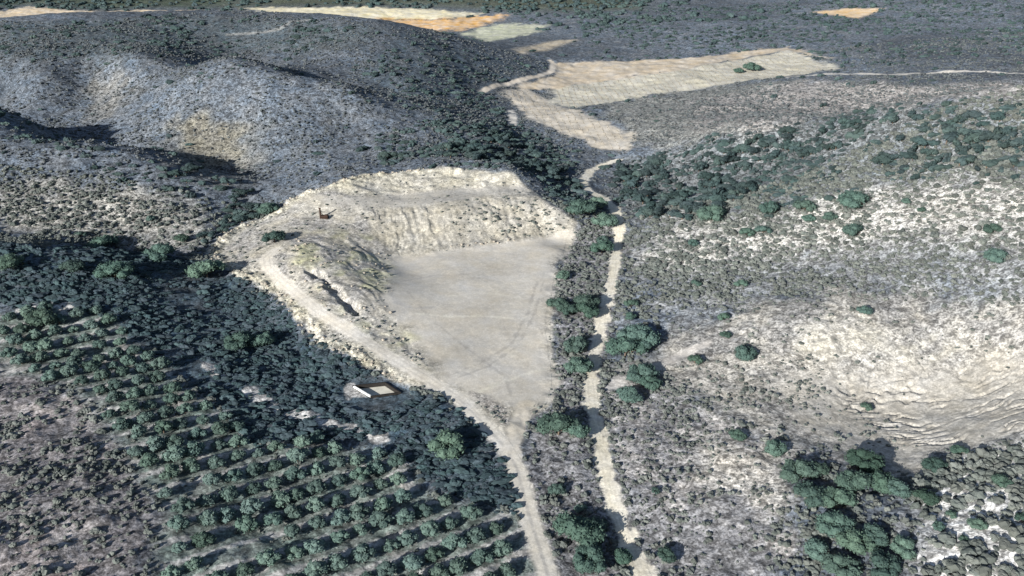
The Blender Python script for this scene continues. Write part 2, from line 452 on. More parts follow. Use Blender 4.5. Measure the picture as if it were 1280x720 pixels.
paint(zw(SHELF, 1.5, .5) * .9, (.315, .305, .285), .25)
paint(zw(CUT2, 1.5, .3) * .6, (.335, .325, .285), .6)
paint(zw(FIELD_A, 3, 1.3), (.40, .37, .325), .2)
paint(zw(FIELD_B, 3, 1.3), (.40, .385, .335), .2)
paint(zw(FIELD_C, 3, 1.3), (.41, .36, .295), .2)
paint(zw(FAR_GREEN, 30, 2) * .9, (.060, .075, .05), .8)
paint(zw(FAR_GREEN2, 30, 2) * .9, (.075, .085, .06), .8)
paint(zw(FAR_TAN, 7, 2.5) * sstep(650, 700, GY), (.50, .42, .32), .15)
paint(zw(FAR_CREAM, 7, 2.5) * sstep(650, 700, GY), (.54, .50, .38), .15)
paint(zw(FAR_ORANGE, 7, 2.5) * sstep(650, 700, GY), (.50, .35, .21), .15)
paint(zw(FAR_PALE, 7, 2.5) * sstep(650, 700, GY), (.36, .37, .30), .3)
paint(zw(FAR_STRIP, 5, .6), (.36, .32, .26), .3)
paint(zw(FAR_RIGHT, 4, .3), (.52, .40, .27), .15)


def road_w(L, half, soft=.6, warpk=.35):
    return sstep(half + soft, half - soft, ldist(L, GX, GY) + warpf * warpk)


DM, DTK = ldist(MAIN_ROAD, GX, GY), ldist(TRACK, GX, GY)
paint(road_w(MAIN_ROAD, 1.95, .7, .9), (.60, .565, .485), .25)
paint(sstep(.38, .12, np.abs(DM - .75 - .15 * warpf)) * .4, (.42, .39, .335), None)
paint(sstep(.3, .1, DM) * .35 * sstep(-.2, .5, warpf), (.34, .33, .27), None)
paint(road_w(TRACK, 2.3, .8, .5), (.50, .475, .43), .2)
for off in (.9,):
    paint(sstep(.35, .1, np.abs(DTK - off)) * .45 * (GY > 190), (.33, .31, .29), None)
paint(sstep(.6, .15, DTK) * .6 * (GY < 200), (.30, .29, .28), None)
paint(road_w(SPURROAD, 2.0, .8, .5), (.45, .42, .37), .15)
paint(road_w(FARROAD, 2.4, .9), (.46, .44, .41), .1)
paint(road_w(FIELDROAD, 2.2, .9), (.46, .42, .37), .1)
paint(road_w(SHORTROAD, 2.2, .9), (.46, .44, .41), .1)
paint(road_w(SIDETRACK, 2.0, 1.2, .8) * .8, (.44, .42, .40), .2)
paint(road_w(HILLTRACK, 1.6, 1.0) * .6, (.30, .30, .29), .2)


# ------------------------------------------------------------------ materials
def new_mat(name, rough=.9):
    m = bpy.data.materials.new(name); m.use_nodes = True
    nt = m.node_tree; b = nt.nodes["Principled BSDF"]
    b.inputs["Roughness"].default_value = rough
    b.inputs["Specular IOR Level"].default_value = .15
    return m, nt, b


def nd(nt, kind, **kw):
    x = nt.nodes.new(kind)
    for k, v in kw.items():
        if k in x.inputs.keys():
            x.inputs[k].default_value = v
        else:
            setattr(x, k, v)
    return x


def noise(nt, vec, scale, detail=3, rough=.6, dist=0):
    x = nd(nt, "ShaderNodeTexNoise", Scale=scale, Detail=detail, Roughness=rough, Distortion=dist)
    nt.links.new(vec, x.inputs["Vector"])
    return x.outputs["Fac"]


def mrange(nt, v, a, b, c, d):
    x = nd(nt, "ShaderNodeMapRange"); x.inputs[1].default_value = a; x.inputs[2].default_value = b
    x.inputs[3].default_value = c; x.inputs[4].default_value = d
    nt.links.new(v, x.inputs[0]); return x.outputs[0]


def mth(nt, op, a, b):
    x = nd(nt, "ShaderNodeMath", operation=op)
    for i, v in enumerate((a, b)):
        if isinstance(v, (int, float)):
            x.inputs[i].default_value = v
        else:
            nt.links.new(v, x.inputs[i])
    return x.outputs[0]


def ground_material():
    m, nt, b = new_mat("earth", .95)
    L = nt.links.new
    alb = nd(nt, "ShaderNodeAttribute", attribute_name="alb"); spk = nd(nt, "ShaderNodeAttribute", attribute_name="spk")
    pos = nd(nt, "ShaderNodeNewGeometry").outputs["Position"]
    n1 = mrange(nt, noise(nt, pos, .55, 4, .7, .6), .40, .60, .40, 1.40)     # clumps of low scrub, 2-3 m
    n2 = mrange(nt, noise(nt, pos, 1.7, 3, .6, .3), .38, .62, .55, 1.35)     # tufts
    n3 = mrange(nt, noise(nt, pos, .035, 4, .6), .3, .7, .85, 1.15)          # broad patches
    n4 = mrange(nt, noise(nt, pos, 5.0, 2, .6), .3, .7, .9, 1.1)
    f = mth(nt, "MULTIPLY", n1, n2)
    d = mth(nt, "SUBTRACT", f, 1.0)
    f = mth(nt, "ADD", mth(nt, "MULTIPLY", d, spk.outputs["Fac"]), 1.0)
    f = mth(nt, "MULTIPLY", f, mth(nt, "MULTIPLY", n3, n4))
    vm = nd(nt, "ShaderNodeVectorMath", operation="SCALE")
    L(alb.outputs["Color"], vm.inputs[0]); L(f, vm.inputs["Scale"])
    # dry litter and stones vary the tint a little
    hs = nd(nt, "ShaderNodeHueSaturation")
    L(mrange(nt, noise(nt, pos, .11, 4, .6), .3, .7, .6, 1.5), hs.inputs["Saturation"])
    L(vm.outputs[0], hs.inputs["Color"])
    L(hs.outputs[0], b.inputs["Base Color"])
    bp = nd(nt, "ShaderNodeBump", Strength=.55, Distance=.35)
    L(mth(nt, "MULTIPLY", noise(nt, pos, 1.1, 5, .65), mth(nt, "ADD", spk.outputs["Fac"], .05)), bp.inputs["Height"])
    L(bp.outputs[0], b.inputs["Normal"])
    return m


M_EARTH = ground_material()


def leaf_mat(name, c0, c1, rough=.8):
    """foliage: tint varies from plant to plant and from clump to clump"""
    m, nt, b = new_mat(name, rough)
    oi = nd(nt, "ShaderNodeObjectInfo"); pos = nd(nt, "ShaderNodeNewGeometry").outputs["Position"]
    f = mth(nt, "ADD", mth(nt, "MULTIPLY", oi.outputs["Random"], .55), mth(nt, "MULTIPLY", noise(nt, pos, .9, 3, .6), .6))
    mx = nd(nt, "ShaderNodeMix", data_type="RGBA")
    nt.links.new(mrange(nt, f, .15, .95, 0, 1), mx.inputs[0])
    mx.inputs[6].default_value = (*c0, 1); mx.inputs[7].default_value = (*c1, 1)
    hs = nd(nt, "ShaderNodeHueSaturation")        # some plants olive, some dry and browner
    h2 = mth(nt, "FRACT", mth(nt, "MULTIPLY", oi.outputs["Random"], 7.31), 0)
    nt.links.new(mrange(nt, h2, 0, 1, .46, .515), hs.inputs["Hue"])
    nt.links.new(mrange(nt, mth(nt, "FRACT", mth(nt, "MULTIPLY", oi.outputs["Random"], 23.7), 0), 0, 1, .65, 1.2), hs.inputs["Value"])
    nt.links.new(mx.outputs[2], hs.inputs["Color"])
    nt.links.new(hs.outputs[0], b.inputs["Base Color"])
    return m


def plain_mat(name, c, rough=.9, var=.25, scale=.8):
    m, nt, b = new_mat(name, rough)
    pos = nd(nt, "ShaderNodeNewGeometry").outputs["Position"]
    vm = nd(nt, "ShaderNodeVectorMath", operation="SCALE"); vm.inputs[0].default_value = c
    nt.links.new(mrange(nt, noise(nt, pos, scale, 4, .6), .3, .7, 1 - var, 1 + var), vm.inputs["Scale"])
    nt.links.new(vm.outputs[0], b.inputs["Base Color"])
    return m


M_PINE = leaf_mat("pine_foliage", (.034, .066, .058), (.072, .112, .096))
M_ORCH = leaf_mat("orchard_foliage", (.046, .080, .072), (.092, .134, .122))
M_HILL = leaf_mat("hill_tree_foliage", (.024, .040, .046), (.050, .074, .074))
M_SHRUB = leaf_mat("shrub_foliage", (.055, .068, .066), (.135, .145, .135))
M_HILLSHRUB = leaf_mat("hill_shrub_foliage", (.050, .058, .064), (.105, .115, .122))
M_SHRUBG = leaf_mat("dark_shrub_foliage", (.018, .031, .042), (.044, .064, .076))
M_BARK = plain_mat("bark", (.11, .085, .065))
M_CONC = plain_mat("pale_concrete", (.70, .70, .68), .85, .12, .6)
M_SILT = plain_mat("dry_silt", (.50, .48, .42), .95, .15, .5)
M_SHADEWALL = plain_mat("shaded_concrete", (.020, .018, .017), .9, .3, .9)  # near black: the shadow inside the basin is put into the wall colour
M_RUST = plain_mat("rusty_steel", (.030, .017, .012), .7, .35, 1.5)
M_VINE = leaf_mat("vine_leaves", (.16, .15, .12), (.26, .24, .20))
M_STONE = plain_mat("stone", (.30, .27, .23), .95, .3, .7)


# ------------------------------------------------------------------ object helpers
def tag(o, label=None, cat=None, group=None, kind=None):
    for k, v in (("label", label), ("category", cat), ("group", group), ("kind", kind)):
        if v: o[k] = v
    return o


def grid_mesh(name, face_mask=None, lift=0.0):
    ii = np.arange(ND - 1)[:, None] * NTT + np.arange(NTT - 1)[None, :]
    ii = ii.ravel()
    if face_mask is not None:
        ii = ii[face_mask]
    F = np.stack([ii, ii + 1, ii + NTT + 1, ii + NTT], 1)
    if face_mask is not None:
        used, F = np.unique(F, return_inverse=True); F = F.reshape(-1, 4)
    else:
        used = np.arange(len(GX))
    me = bpy.data.meshes.new(name)
    nv, nf = len(used), len(F)
    me.vertices.add(nv); me.loops.add(nf * 4); me.polygons.add(nf)
    co = np.stack([GX[used], GY[used], GZ[used] + lift], 1).astype(np.float32)
    me.vertices.foreach_set("co", co.ravel())
    me.loops.foreach_set("vertex_index", F.ravel().astype(np.int32))
    me.polygons.foreach_set("loop_start", np.arange(0, nf * 4, 4, dtype=np.int32))
    me.polygons.foreach_set("use_smooth", np.ones(nf, bool))
    a = me.attributes.new("alb", "FLOAT_COLOR", "POINT")
    a.data.foreach_set("color", np.concatenate([ALB[used], np.ones((nv, 1), np.float32)], 1).ravel())
    s = me.attributes.new("spk", "FLOAT", "POINT"); s.data.foreach_set("value", SPK[used].astype(np.float32))
    me.update(calc_edges=True)
    me.materials.append(M_EARTH)
    o = bpy.data.objects.new(name, me); COL.objects.link(o)
    return o


def faces_where(vmask):
    g = vmask.reshape(ND, NTT)
    return (g[:-1, :-1] & g[1:, :-1] & g[:-1, 1:] & g[1:, 1:]).ravel()


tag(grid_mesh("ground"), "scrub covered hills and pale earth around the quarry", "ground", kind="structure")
for nm, mask, lab in [
    ("quarry_floor", sdist(FLOOR, GX, GY) + warp * .3 > 0, "flat pale grey floor of the quarry"),
    ("dirt_road", DM < 2.0 + warpf * .5, "pale dirt road along the valley bottom"),
    ("dirt_track", DTK < 2.2 + warpf * .3, "pale dirt track climbing the left edge of the quarry"),
    ("field", sdist(FIELD_A, GX, GY) > 0, "lower planted field at the bend of the valley"),
    ("field", sdist(FIELD_B, GX, GY) > 0, "upper striped field across the valley"),
    ("field", sdist(FIELD_C, GX, GY) > 0, "reddish bare field behind the striped field"),
    ("field", sdist(FAR_TAN, GX, GY) > 0, "tan field beyond the far left hill"),
    ("field", sdist(FAR_CREAM, GX, GY) > 0, "cream field beyond the far left hill"),
    ("field", sdist(FAR_ORANGE, GX, GY) > 0, "orange ploughed field beyond the hills"),
    ("field", sdist(FAR_PALE, GX, GY) > 0, "pale green field at the end of the valley"),
    ("field", sdist(FAR_RIGHT, GX, GY) > 0, "small orange field on the far right hill"),
]:
    tag(grid_mesh(nm, faces_where(mask), .03), lab, nm.split("_")[-1], kind="structure")

# ------------------------------------------------------------------ light
world = bpy.data.worlds.new("World"); S.world = world; world.use_nodes = True
wn = world.node_tree
sky = wn.nodes.new("ShaderNodeTexSky"); sky.sky_type = "NISHITA"; sky.sun_disc = False
sky.sun_elevation = SUN_EL; sky.sun_rotation = math.pi + SUN_AZ
wn.links.new(sky.outputs[0], wn.nodes["Background"].inputs[0])
wn.nodes["Background"].inputs[1].default_value = .056
sd = bpy.data.lights.new("sun", "SUN"); sd.energy = 5.0; sd.angle = math.radians(.5); sd.color = (1, .97, .91)
so = bpy.data.objects.new("sun", sd); COL.objects.link(so)
so.rotation_euler = (math.pi / 2 - SUN_EL, 0, -SUN_AZ)
S.view_settings.view_transform = "Standard"; S.view_settings.look = "None"
S.view_settings.exposure = 1.03; S.view_settings.gamma = 1

# ------------------------------------------------------------------ mesh building
class MB:
    """collects verts and faces for ONE mesh object"""
    def __init__(s): s.v, s.f, s.m = [], [], []

    def add(s, V, F, mi=0):
        b = len(s.v); s.v += [tuple(p) for p in V]; s.f += [tuple(i + b for i in f) for f in F]; s.m += [mi] * len(F)

    def box(s, c, d, rot=0.0, taper=1.0, mi=0):
        ca, sa = math.cos(rot), math.sin(rot); V = []
        for dz in (-.5, .5):
            k = taper if dz > 0 else 1
            for dx, dy in ((-.5, -.5), (.5, -.5), (.5, .5), (-.5, .5)):
                x, y = dx * d[0] * k, dy * d[1] * k
                V.append((c[0] + x * ca - y * sa, c[1] + x * sa + y * ca, c[2] + dz * d[2]))
        s.add(V, [(3, 2, 1, 0), (4, 5, 6, 7), (0, 1, 5, 4), (1, 2, 6, 5), (2, 3, 7, 6), (3, 0, 4, 7)], mi)

    def tube(s, pts, rad, k=7, mi=0):
        V, F = [], []
        pts = [np.array(p, float) for p in pts]
        for i, p in enumerate(pts):
            d = pts[min(i + 1, len(pts) - 1)] - pts[max(i - 1, 0)]; d /= np.linalg.norm(d)
            a = np.cross(d, (0.3, 1, 0.1)); a /= np.linalg.norm(a); b = np.cross(d, a)
            for q in range(k):
                t = 2 * math.pi * q / k
                V.append(p + rad[i] * (math.cos(t) * a + math.sin(t) * b))
        for i in range(len(pts) - 1):
            for q in range(k):
                F.append((i * k + q, i * k + (q + 1) % k, (i + 1) * k + (q + 1) % k, (i + 1) * k + q))
        F.append(tuple(range(k - 1, -1, -1))); F.append(tuple(range((len(pts) - 1) * k, len(pts) * k)))
        s.add(V, F, mi)

    def mesh(s, name, mats, smooth=False):
        me = bpy.data.meshes.new(name); me.from_pydata(s.v, [], s.f)
        for m in mats: me.materials.append(m)
        if len(mats) > 1: me.polygons.foreach_set("material_index", s.m)
        if smooth: me.polygons.foreach_set("use_smooth", [True] * len(me.polygons))
        me.update(); return me


def obj(name, me, parent=None, loc=None):
    o = bpy.data.objects.new(name, me); COL.objects.link(o)
    if parent is not None: o.parent = parent
    if loc is not None: o.location = loc
    return o


def ico(r=1.0, sub=1):
    import bmesh
    bm = bmesh.new(); bmesh.ops.create_icosphere(bm, subdivisions=sub, radius=r)
    V = np.array([v.co[:] for v in bm.verts]); F = [tuple(v.index for v in f.verts) for f in bm.faces]; bm.free()
    return V, F


ICO1, ICO2 = ico(1, 1), ico(1, 2)


def crown_into(mb, rg, lumps, leaf, per_m2, mi=0):
    """lumps: (x, y, z, rx, rz); leaf-sized faces on and in each lump over a rough inner mass"""
    for (x, y, z, r, rz) in lumps:
        V, F = ICO2
        k = .70 + .28 * rg.random(len(V))
        mb.add(V * np.array([r, r, rz]) * k[:, None] + (x, y, z), F, mi)
        n_ = int(per_m2 * 4 * math.pi * r * (r + rz) * .5)
        d = rg.normal(size=(n_, 3)); d /= np.linalg.norm(d, axis=1)[:, None]
        rad = .72 + .42 * rg.random(n_) ** 1.4
        c = d * rad[:, None] * (r, r, rz) + (x, y, z)
        nn = d * .6 + rg.normal(size=(n_, 3)) * .55 + (0, 0, .25); nn /= np.linalg.norm(nn, axis=1)[:, None]
        u = np.cross(nn, rg.normal(size=(n_, 3))); u /= np.linalg.norm(u, axis=1)[:, None]
        w = np.cross(nn, u)
        sz = leaf * (.55 + .9 * rg.random(n_))[:, None]
        P = np.stack([c - u * sz, c + w * sz * .55, c + u * sz, c - w * sz * .55], 1).reshape(-1, 3)
        mb.add(P, [(4 * i, 4 * i + 1, 4 * i + 2, 4 * i + 3) for i in range(n_)], mi)


def pine_meshes(seed, nl, wide):
    """broad Mediterranean pine of unit radius: trunk with limbs, uneven crown"""
    rg = np.random.default_rng(seed)
    lumps = []
    for i in range(nl):
        a = 2 * math.pi * (i + rg.random() * .7) / nl * (1.0 if i < nl * .7 else 2.3)
        q = (.62 if i < nl * .7 else .25) * (.75 + .5 * rg.random())
        r = .34 + .16 * rg.random()
        lumps.append((q * math.cos(a) * wide, q * math.sin(a), (.50 if i < nl * .7 else .72) + .16 * rg.random(), r, r * (.62 + .2 * rg.random())))
    cb = MB(); crown_into(cb, rg, lumps, .060, 95)
    tb = MB()
    tb.tube([(0, 0, -.12), (.01, 0, .12), (.03, .02, .34), (.02, 0, .55)], [.055, .045, .036, .02])
    for l in lumps[::2]:
        tb.tube([(.02, .01, .26), (l[0] * .5, l[1] * .5, .40), (l[0] * .9, l[1] * .9, l[2])], [.026, .018, .008], 5)
    return cb.mesh("crown", [M_PINE]), tb.mesh("trunk", [M_BARK], True)


def orchard_meshes(seed):
    rg = np.random.default_rng(seed)
    lumps = []
    for i in range(6):
        a = 2 * math.pi * (i + rg.random() * .6) / 5
        q = .52 * (.7 + .5 * rg.random()) if i < 5 else .05
        r = .40 + .14 * rg.random()
        lumps.append((q * math.cos(a), q * math.sin(a), (.62 if i < 5 else .92) + .18 * rg.random(), r, r * .78))
    cb = MB(); crown_into(cb, rg, lumps, .095, 42)
    tb = MB()
    tb.tube([(0, 0, -.15), (.02, 0, .15), (0, .02, .45)], [.08, .065, .05])
    for l in lumps[:5:2]:
        tb.tube([(0, .01, .32), (l[0] * .5, l[1] * .5, .5), (l[0], l[1], l[2])], [.04, .028, .012], 5)
    return cb.mesh("crown", [M_ORCH]), tb.mesh("trunk", [M_BARK], True)


def hill_tree_mesh(seed):
    """small far pine in one mesh: trunk and crown"""
    rg = np.random.default_rng(seed); b = MB()
    lumps = [(rg.normal() * .34, rg.normal() * .22, .55 + .35 * rg.random(), .38 + .2 * rg.random(), .34 + .14 * rg.random()) for _ in range(4)]
    crown_into(b, rg, lumps, .12, 20, 0)
    b.tube([(0, 0, -.2), (0, 0, .3), (.02, 0, .6)], [.07, .055, .03], 5, 1)
    return b.mesh("pine_tree", [M_HILL, M_BARK])


PINES = [pine_meshes(100 + i, 9 + i % 4, (1.0, 1.25, 1.1)[i % 3]) for i in range(7)]
ORCHS = [orchard_meshes(200 + i) for i in range(7)]
HILLS = [hill_tree_mesh(300 + i) for i in range(6)]


def tree(name, meshes, x, y, r, hk, label, cat="tree", group=None, sink=0.0):
    root = obj(name, None, None, (x, y, H1(x, y) - sink))
    root.empty_display_size = .5
    root.rotation_euler = (0, 0, random.uniform(0, 6.283)); root.scale = (r, r, r * hk)
    tag(root, label, cat, group)
    obj("crown", meshes[0], root); obj("trunk", meshes[1], root)
    return root


# ------------------------------------------------------------------ the pines one can tell apart (photo position of the crown, its width, what it is)
FORKS = [
    (729, 383, 42, "pine beside the valley road, level with the middle of the quarry floor, upper of two"),
    (733, 394, 34, "lower of two touching pines beside the valley road at mid quarry"),
    (697, 385, 30, "pine on the scrub strip at the edge of the pale quarry floor"),
    (713, 391, 26, "small pine between the quarry floor edge and the roadside pair"),
    (797, 428, 56, "broad pine across the valley road from the quarry, upper of two"),
    (781, 443, 50, "lower of two broad pines across the valley road from the quarry"),
    (722, 437, 40, "pine left of the valley road, upper of two near the narrow end of the quarry"),
    (722, 461, 40, "pine left of the valley road, lower of two near the narrow end of the quarry"),
    (789, 383, 18, "small lone bush pine right of the road above the broad pair"),
    (787, 399, 17, "second small bush pine right of the road just above the broad pair"),
    (752, 315, 34, "pine at the roadside where the road passes the quarry's cut bank"),
    (754, 303, 20, "small pine just above the roadside pine by the cut bank"),
    (756, 279, 34, "pine leaning over the valley road below its sharp bend"),
    (746, 257, 28, "pine at the sharp bend of the valley road"),
    (724, 264, 44, "pine on the foot of the dark hill flank beside the quarry's far corner"),
    (703, 346, 20, "small pine among the scrub at the far right of the quarry floor"),
    (802, 472, 40, "pine beside the side track that leaves the valley road"),
    (786, 500, 36, "pine right of the road, just below the side track"),
    (813, 483, 30, "pine behind the side track, farther from the road"),
    (698, 540, 56, "big pine between the track fork and the valley road, broadest there"),
    (720, 546, 36, "pine touching the big one at the verge of the valley road"),
    (564, 563, 55, "lone broad pine in the dark thicket left of the track fork"),
    (722, 672, 64, "big pine left of the road near the bottom of the view"),
    (744, 668, 42, "pine spreading over the road verge near the bottom of the view"),
    (778, 699, 30, "small pine standing at the edge of the road, bottom of the view"),
    (738, 704, 50, "lowest pine of the clump left of the road"),
    (726, 637, 17, "small bush pine above the clump left of the road"),
    (697, 614, 26, "low dark bush pine on the strip between track and road"),
    (820, 616, 13, "small round bush pine on the grey flat right of the road"),
    (834, 697, 26, "bush pine on the grey flat right of the road, near the bottom"),
    (998, 596, 50, "pine at the head of the grove below the bowl, left one of the top pair"),
    (1020, 592, 34, "narrow pine in the top row of the grove below the bowl"),
    (1080, 583, 50, "pine at the head of the grove below the bowl, under the pale bank"),
    (1070, 612, 54, "pine in the second row of the grove below the bowl"),
    (1100, 610, 44, "pine on the inner side of the grove's second row, by the pale bank"),
    (1008, 626, 50, "pine at the outer left edge of the grove, second row"),
    (1122, 617, 34, "pine at the right corner of the grove, below the pale gully"),
    (1046, 630, 44, "pine in the middle of the grove below the bowl"),
    (1156, 627, 34, "lone pine right of the grove, at the start of the white scrub"),
    (1167, 586, 32, "pine on the lip of the bowl, above the white scrub"),
    (1199, 565, 20, "small pine on the lip of the bowl, higher up the slope"),
    (1040, 662, 54, "pine in the lower half of the grove, left side"),
    (1068, 682, 50, "pine in the lower half of the grove, centre"),
    (1095, 674, 38, "pine in the lower half of the grove, right of centre"),
    (1130, 687, 36, "pine at the lower right edge of the grove"),
    (1020, 690, 40, "pine at the lower left edge of the grove"),
    (1052, 712, 50, "bottom pine of the grove, left one"),
    (1100, 710, 50, "bottom pine of the grove, right one"),
    (1173, 663, 19, "small round pine in the white scrub right of the grove, left of three"),
    (1187, 647, 15, "small round pine in the white scrub right of the grove, top of three"),
    (1219, 661, 22, "small round pine in the white scrub right of the grove, right of three"),
    (1252, 606, 25, "round bush pine alone high in the white scrub"),
    (1277, 651, 20, "round bush pine at the right border of the view, in white scrub"),
    (1203, 677, 13, "tiny brown-shadowed bush pine in the white scrub below the three round ones"),
    (922, 546, 22, "small dark pine on the pale flat left of the bowl"),
    (967, 562, 32, "low dark pine on the pale flat, near the top of the grove"),
    (1082, 509, 16, "small dark bush pine on the bowl's floor edge"),
    (1066, 293, 28, "round dark pine standing alone in the speckled scrub above the bowl"),
    (1240, 287, 20, "small round pine high on the right slope, upper of two"),
    (1243, 325, 31, "round pine on the right slope, lower of two"),
    (933, 293, 20, "low pine on the speckled slope, left of a small pair"),
    (953, 292, 20, "low pine on the speckled slope, right of a small pair"),
    (962, 266, 30, "dark pine on the upper speckled slope below the ridge trees"),
    (1004, 263, 28, "dark pine on the upper speckled slope, beside two smaller ones"),
    (1010, 275, 16, "smaller pine under a dark pine on the upper speckled slope"),
    (1036, 273, 20, "small pine on the upper speckled slope, right of a dark pair"),
    (1065, 257, 45, "widest dark pine on the upper speckled slope"),
    (890, 273, 40, "dark pine at the foot of the tree belt above the speckled slope"),
    (1132, 255, 12, "tiny dark pine high on the speckled slope, left of another tiny one"),
    (1152, 265, 12, "tiny dark pine high on the speckled slope, right of another tiny one"),
    (867, 307, 16, "small dark pine on the lower speckled slope near the valley"),
    (870, 356, 14, "tiny dark pine at the upper edge of the grey scrub band, near the road"),
    (926, 357, 16, "tiny dark pine in the middle of the grey scrub band"),
    (904, 398, 18, "small dark pine just above the bowl's pale rim"),
    (907, 420, 15, "small dark bush pine on the bowl's left rim"),
    (1080, 392, 18, "small dark pine on the top rim of the bowl"),
    (929, 446, 34, "flat dark thicket pine left of the bowl, beside the side track"),
    (868, 453, 20, "grey bush pine at the end of the side track"),
    (131, 310, 36, "dark pine on the crest between the forest slope and the pale scrub"),
    (13, 335, 32, "dark pine at the left border, on the forest slope"),
    (91, 337, 30, "dark pine standing on the upper forest slope, second from the left border"),
    (144, 346, 44, "broad dark pine on the upper forest slope"),
    (259, 344, 44, "broad dark pine where the forest slope meets the quarry's rubble edge"),
    (329, 429, 36, "dark pine in the thicket left of the quarry track"),
    (302, 433, 40, "pale green pine in the thicket left of the quarry track"),
    (54, 402, 36, "dark pine at the top of the orchard, by the bare white strip"),
    (336, 264, 28, "pine at the top of the gully, next to the quarry bench"),
    (343, 301, 32, "dark pine on the quarry's upper left bench, casting a long shadow"),
    (228, 301, 18, "small pine at the foot of the pale scrub slope, near the gully"),
    (101, 295, 14, "small dark pine on the pale scrub slope, left part"),
    (188, 275, 13, "small dark pine on the pale scrub slope, near the gully mouth"),
    (940, 87, 22, "dark bush pine standing inside the upper striped field, larger of two"),
    (923, 90, 12, "dark bush pine standing inside the upper striped field, smaller of two"),
    (202, 322, 38, "dark pine in the hollow under the pale scrub slope"),
]
slant = lambda x, y, z: math.sqrt(x * x + y * y + (CAM_Z - z) ** 2)
PINE_XY = []
for i, (px, py, w, lab) in enumerate(FORKS):
    (x, y), = ground_at(px, py + w * .06)
    r = .5 * w * slant(x, y, 3) / FPX
    big = w > 30
    hk = 1.0 if big else 1.05
    tree("pine_tree", PINES[i % 7], x, y, r * (.80 if (px > 990 and py > 575) else .90), min(hk * .95, 5.6 / max(r, .1)), lab, "pine tree" if big else "small pine", None, .1)
    PINE_XY.append((x, y, r))
PINE_XY = np.array(PINE_XY)

# ------------------------------------------------------------------ orchard: planted on a slanting grid
o0, rowd = ORCH0, ORCH_DIR
crossd = np.array([-rowd[1], rowd[0]])
cand = []
for a in range(-60, 60):
    for b in range(-60, 60):
        p = o0 + rowd * (a + (.5 if b % 2 else 0)) * 4.9 + crossd * b * 6.3 + np.array([random.gauss(0, .4), random.gauss(0, .4)])
        cand.append(p)
cand = np.array(cand)
ins = sdist(ORCHARD, cand[:, 0], cand[:, 1])
ksel = (ins > .8) & (np.abs(cand[:, 0] / cand[:, 1]) < .66) & (cand[:, 1] > 105)
ksel &= ldist(TRACK, cand[:, 0], cand[:, 1]) > 5.0
cand = cand[ksel]
gap = fbm(cand[:, 0], cand[:, 1], 18, 2, 77)
cand = cand[gap > -1.1]
print("orchard trees", len(cand))
order = np.argsort(np.hypot(cand[:, 0], cand[:, 1]))[:300]
ORCH_XY = cand[order]
for i, (x, y) in enumerate(ORCH_XY):
    r = random.triangular(1.6, 2.9, 2.5)
    tree("olive_tree", ORCHS[random.randrange(7)], x, y, r, random.uniform(.82, 1.02), "round grey-green olive tree planted in the slanting rows of the orchard", "olive tree",
         "olive trees of the orchard", .1)

# ------------------------------------------------------------------ belts of hillside pines
taken = []


def belt(poly, count, r0, r1, label, group, seed, mind=2.2, clump=22, thr=-.15):
    rg = np.random.default_rng(seed); P = zone(*poly); lo, hi = P.min(0), P.max(0); pts = []
    k = 0
    while len(pts) < count and k < 40:
        k += 1
        c = lo + rg.random((count * 6, 2)) * (hi - lo)
        ok = (sdist(P, c[:, 0], c[:, 1]) > 0) & (fbm(c[:, 0], c[:, 1], clump, 2, seed) > thr)
        ok &= (sdist(QUARRY, c[:, 0], c[:, 1]) < -2) & (ldist(MAIN_ROAD, c[:, 0], c[:, 1]) > 4)
        for p in c[ok]:
            if len(pts) >= count: break
            if all((p[0] - q_[0]) ** 2 + (p[1] - q_[1]) ** 2 > mind ** 2 for q_ in pts): pts.append(p)
    for p in pts:
        r = rg.uniform(r0, r1)
        o = obj("pine_tree", HILLS[rg.integers(6)], None, (p[0], p[1], H1(*p) - .1))
        o.rotation_euler = (0, 0, rg.normal(.4, .4)); o.scale = (r * rg.uniform(1.1, 2.1), r * .9, r * rg.uniform(.85, 1.15))
        tag(o, label, "pine tree", group)
        taken.append(p)


belt([(775, 200), (830, 205), (925, 240), (900, 280), (830, 285), (800, 262), (770, 225)], 62, 1.7, 3.2,
     "dark pine in the dense clump on the slope right of the valley road's bend", "pines on the slope by the road bend", 61, 2.6, 30, -.5)
belt([(850, 215), (950, 170), (1140, 140), (1300, 118), (1300, 205), (1100, 232), (960, 255), (900, 250)], 115, 1.7, 3.2,
     "dark pine in the streaky belt along the right-hand ridge", "pines along the right ridge", 62, 2.4, 26, -.05)
belt([(490, 172), (560, 150), (640, 175), (722, 222), (738, 262), (700, 250), (640, 210), (560, 205), (480, 200)], 78, 1.5, 2.8,
     "dark pine on the shaded hill flank above the quarry", "pines above the quarry", 63, 2.4, 24, -.2)
belt([(225, 205), (300, 235), (330, 258), (318, 282), (262, 322), (250, 300), (300, 262), (220, 222)], 34, 1.4, 2.6,
     "dark pine in the gully between the spur and the quarry", "pines in the gully", 64, 2.2, 24, -.6)
print("belt trees", len(taken))

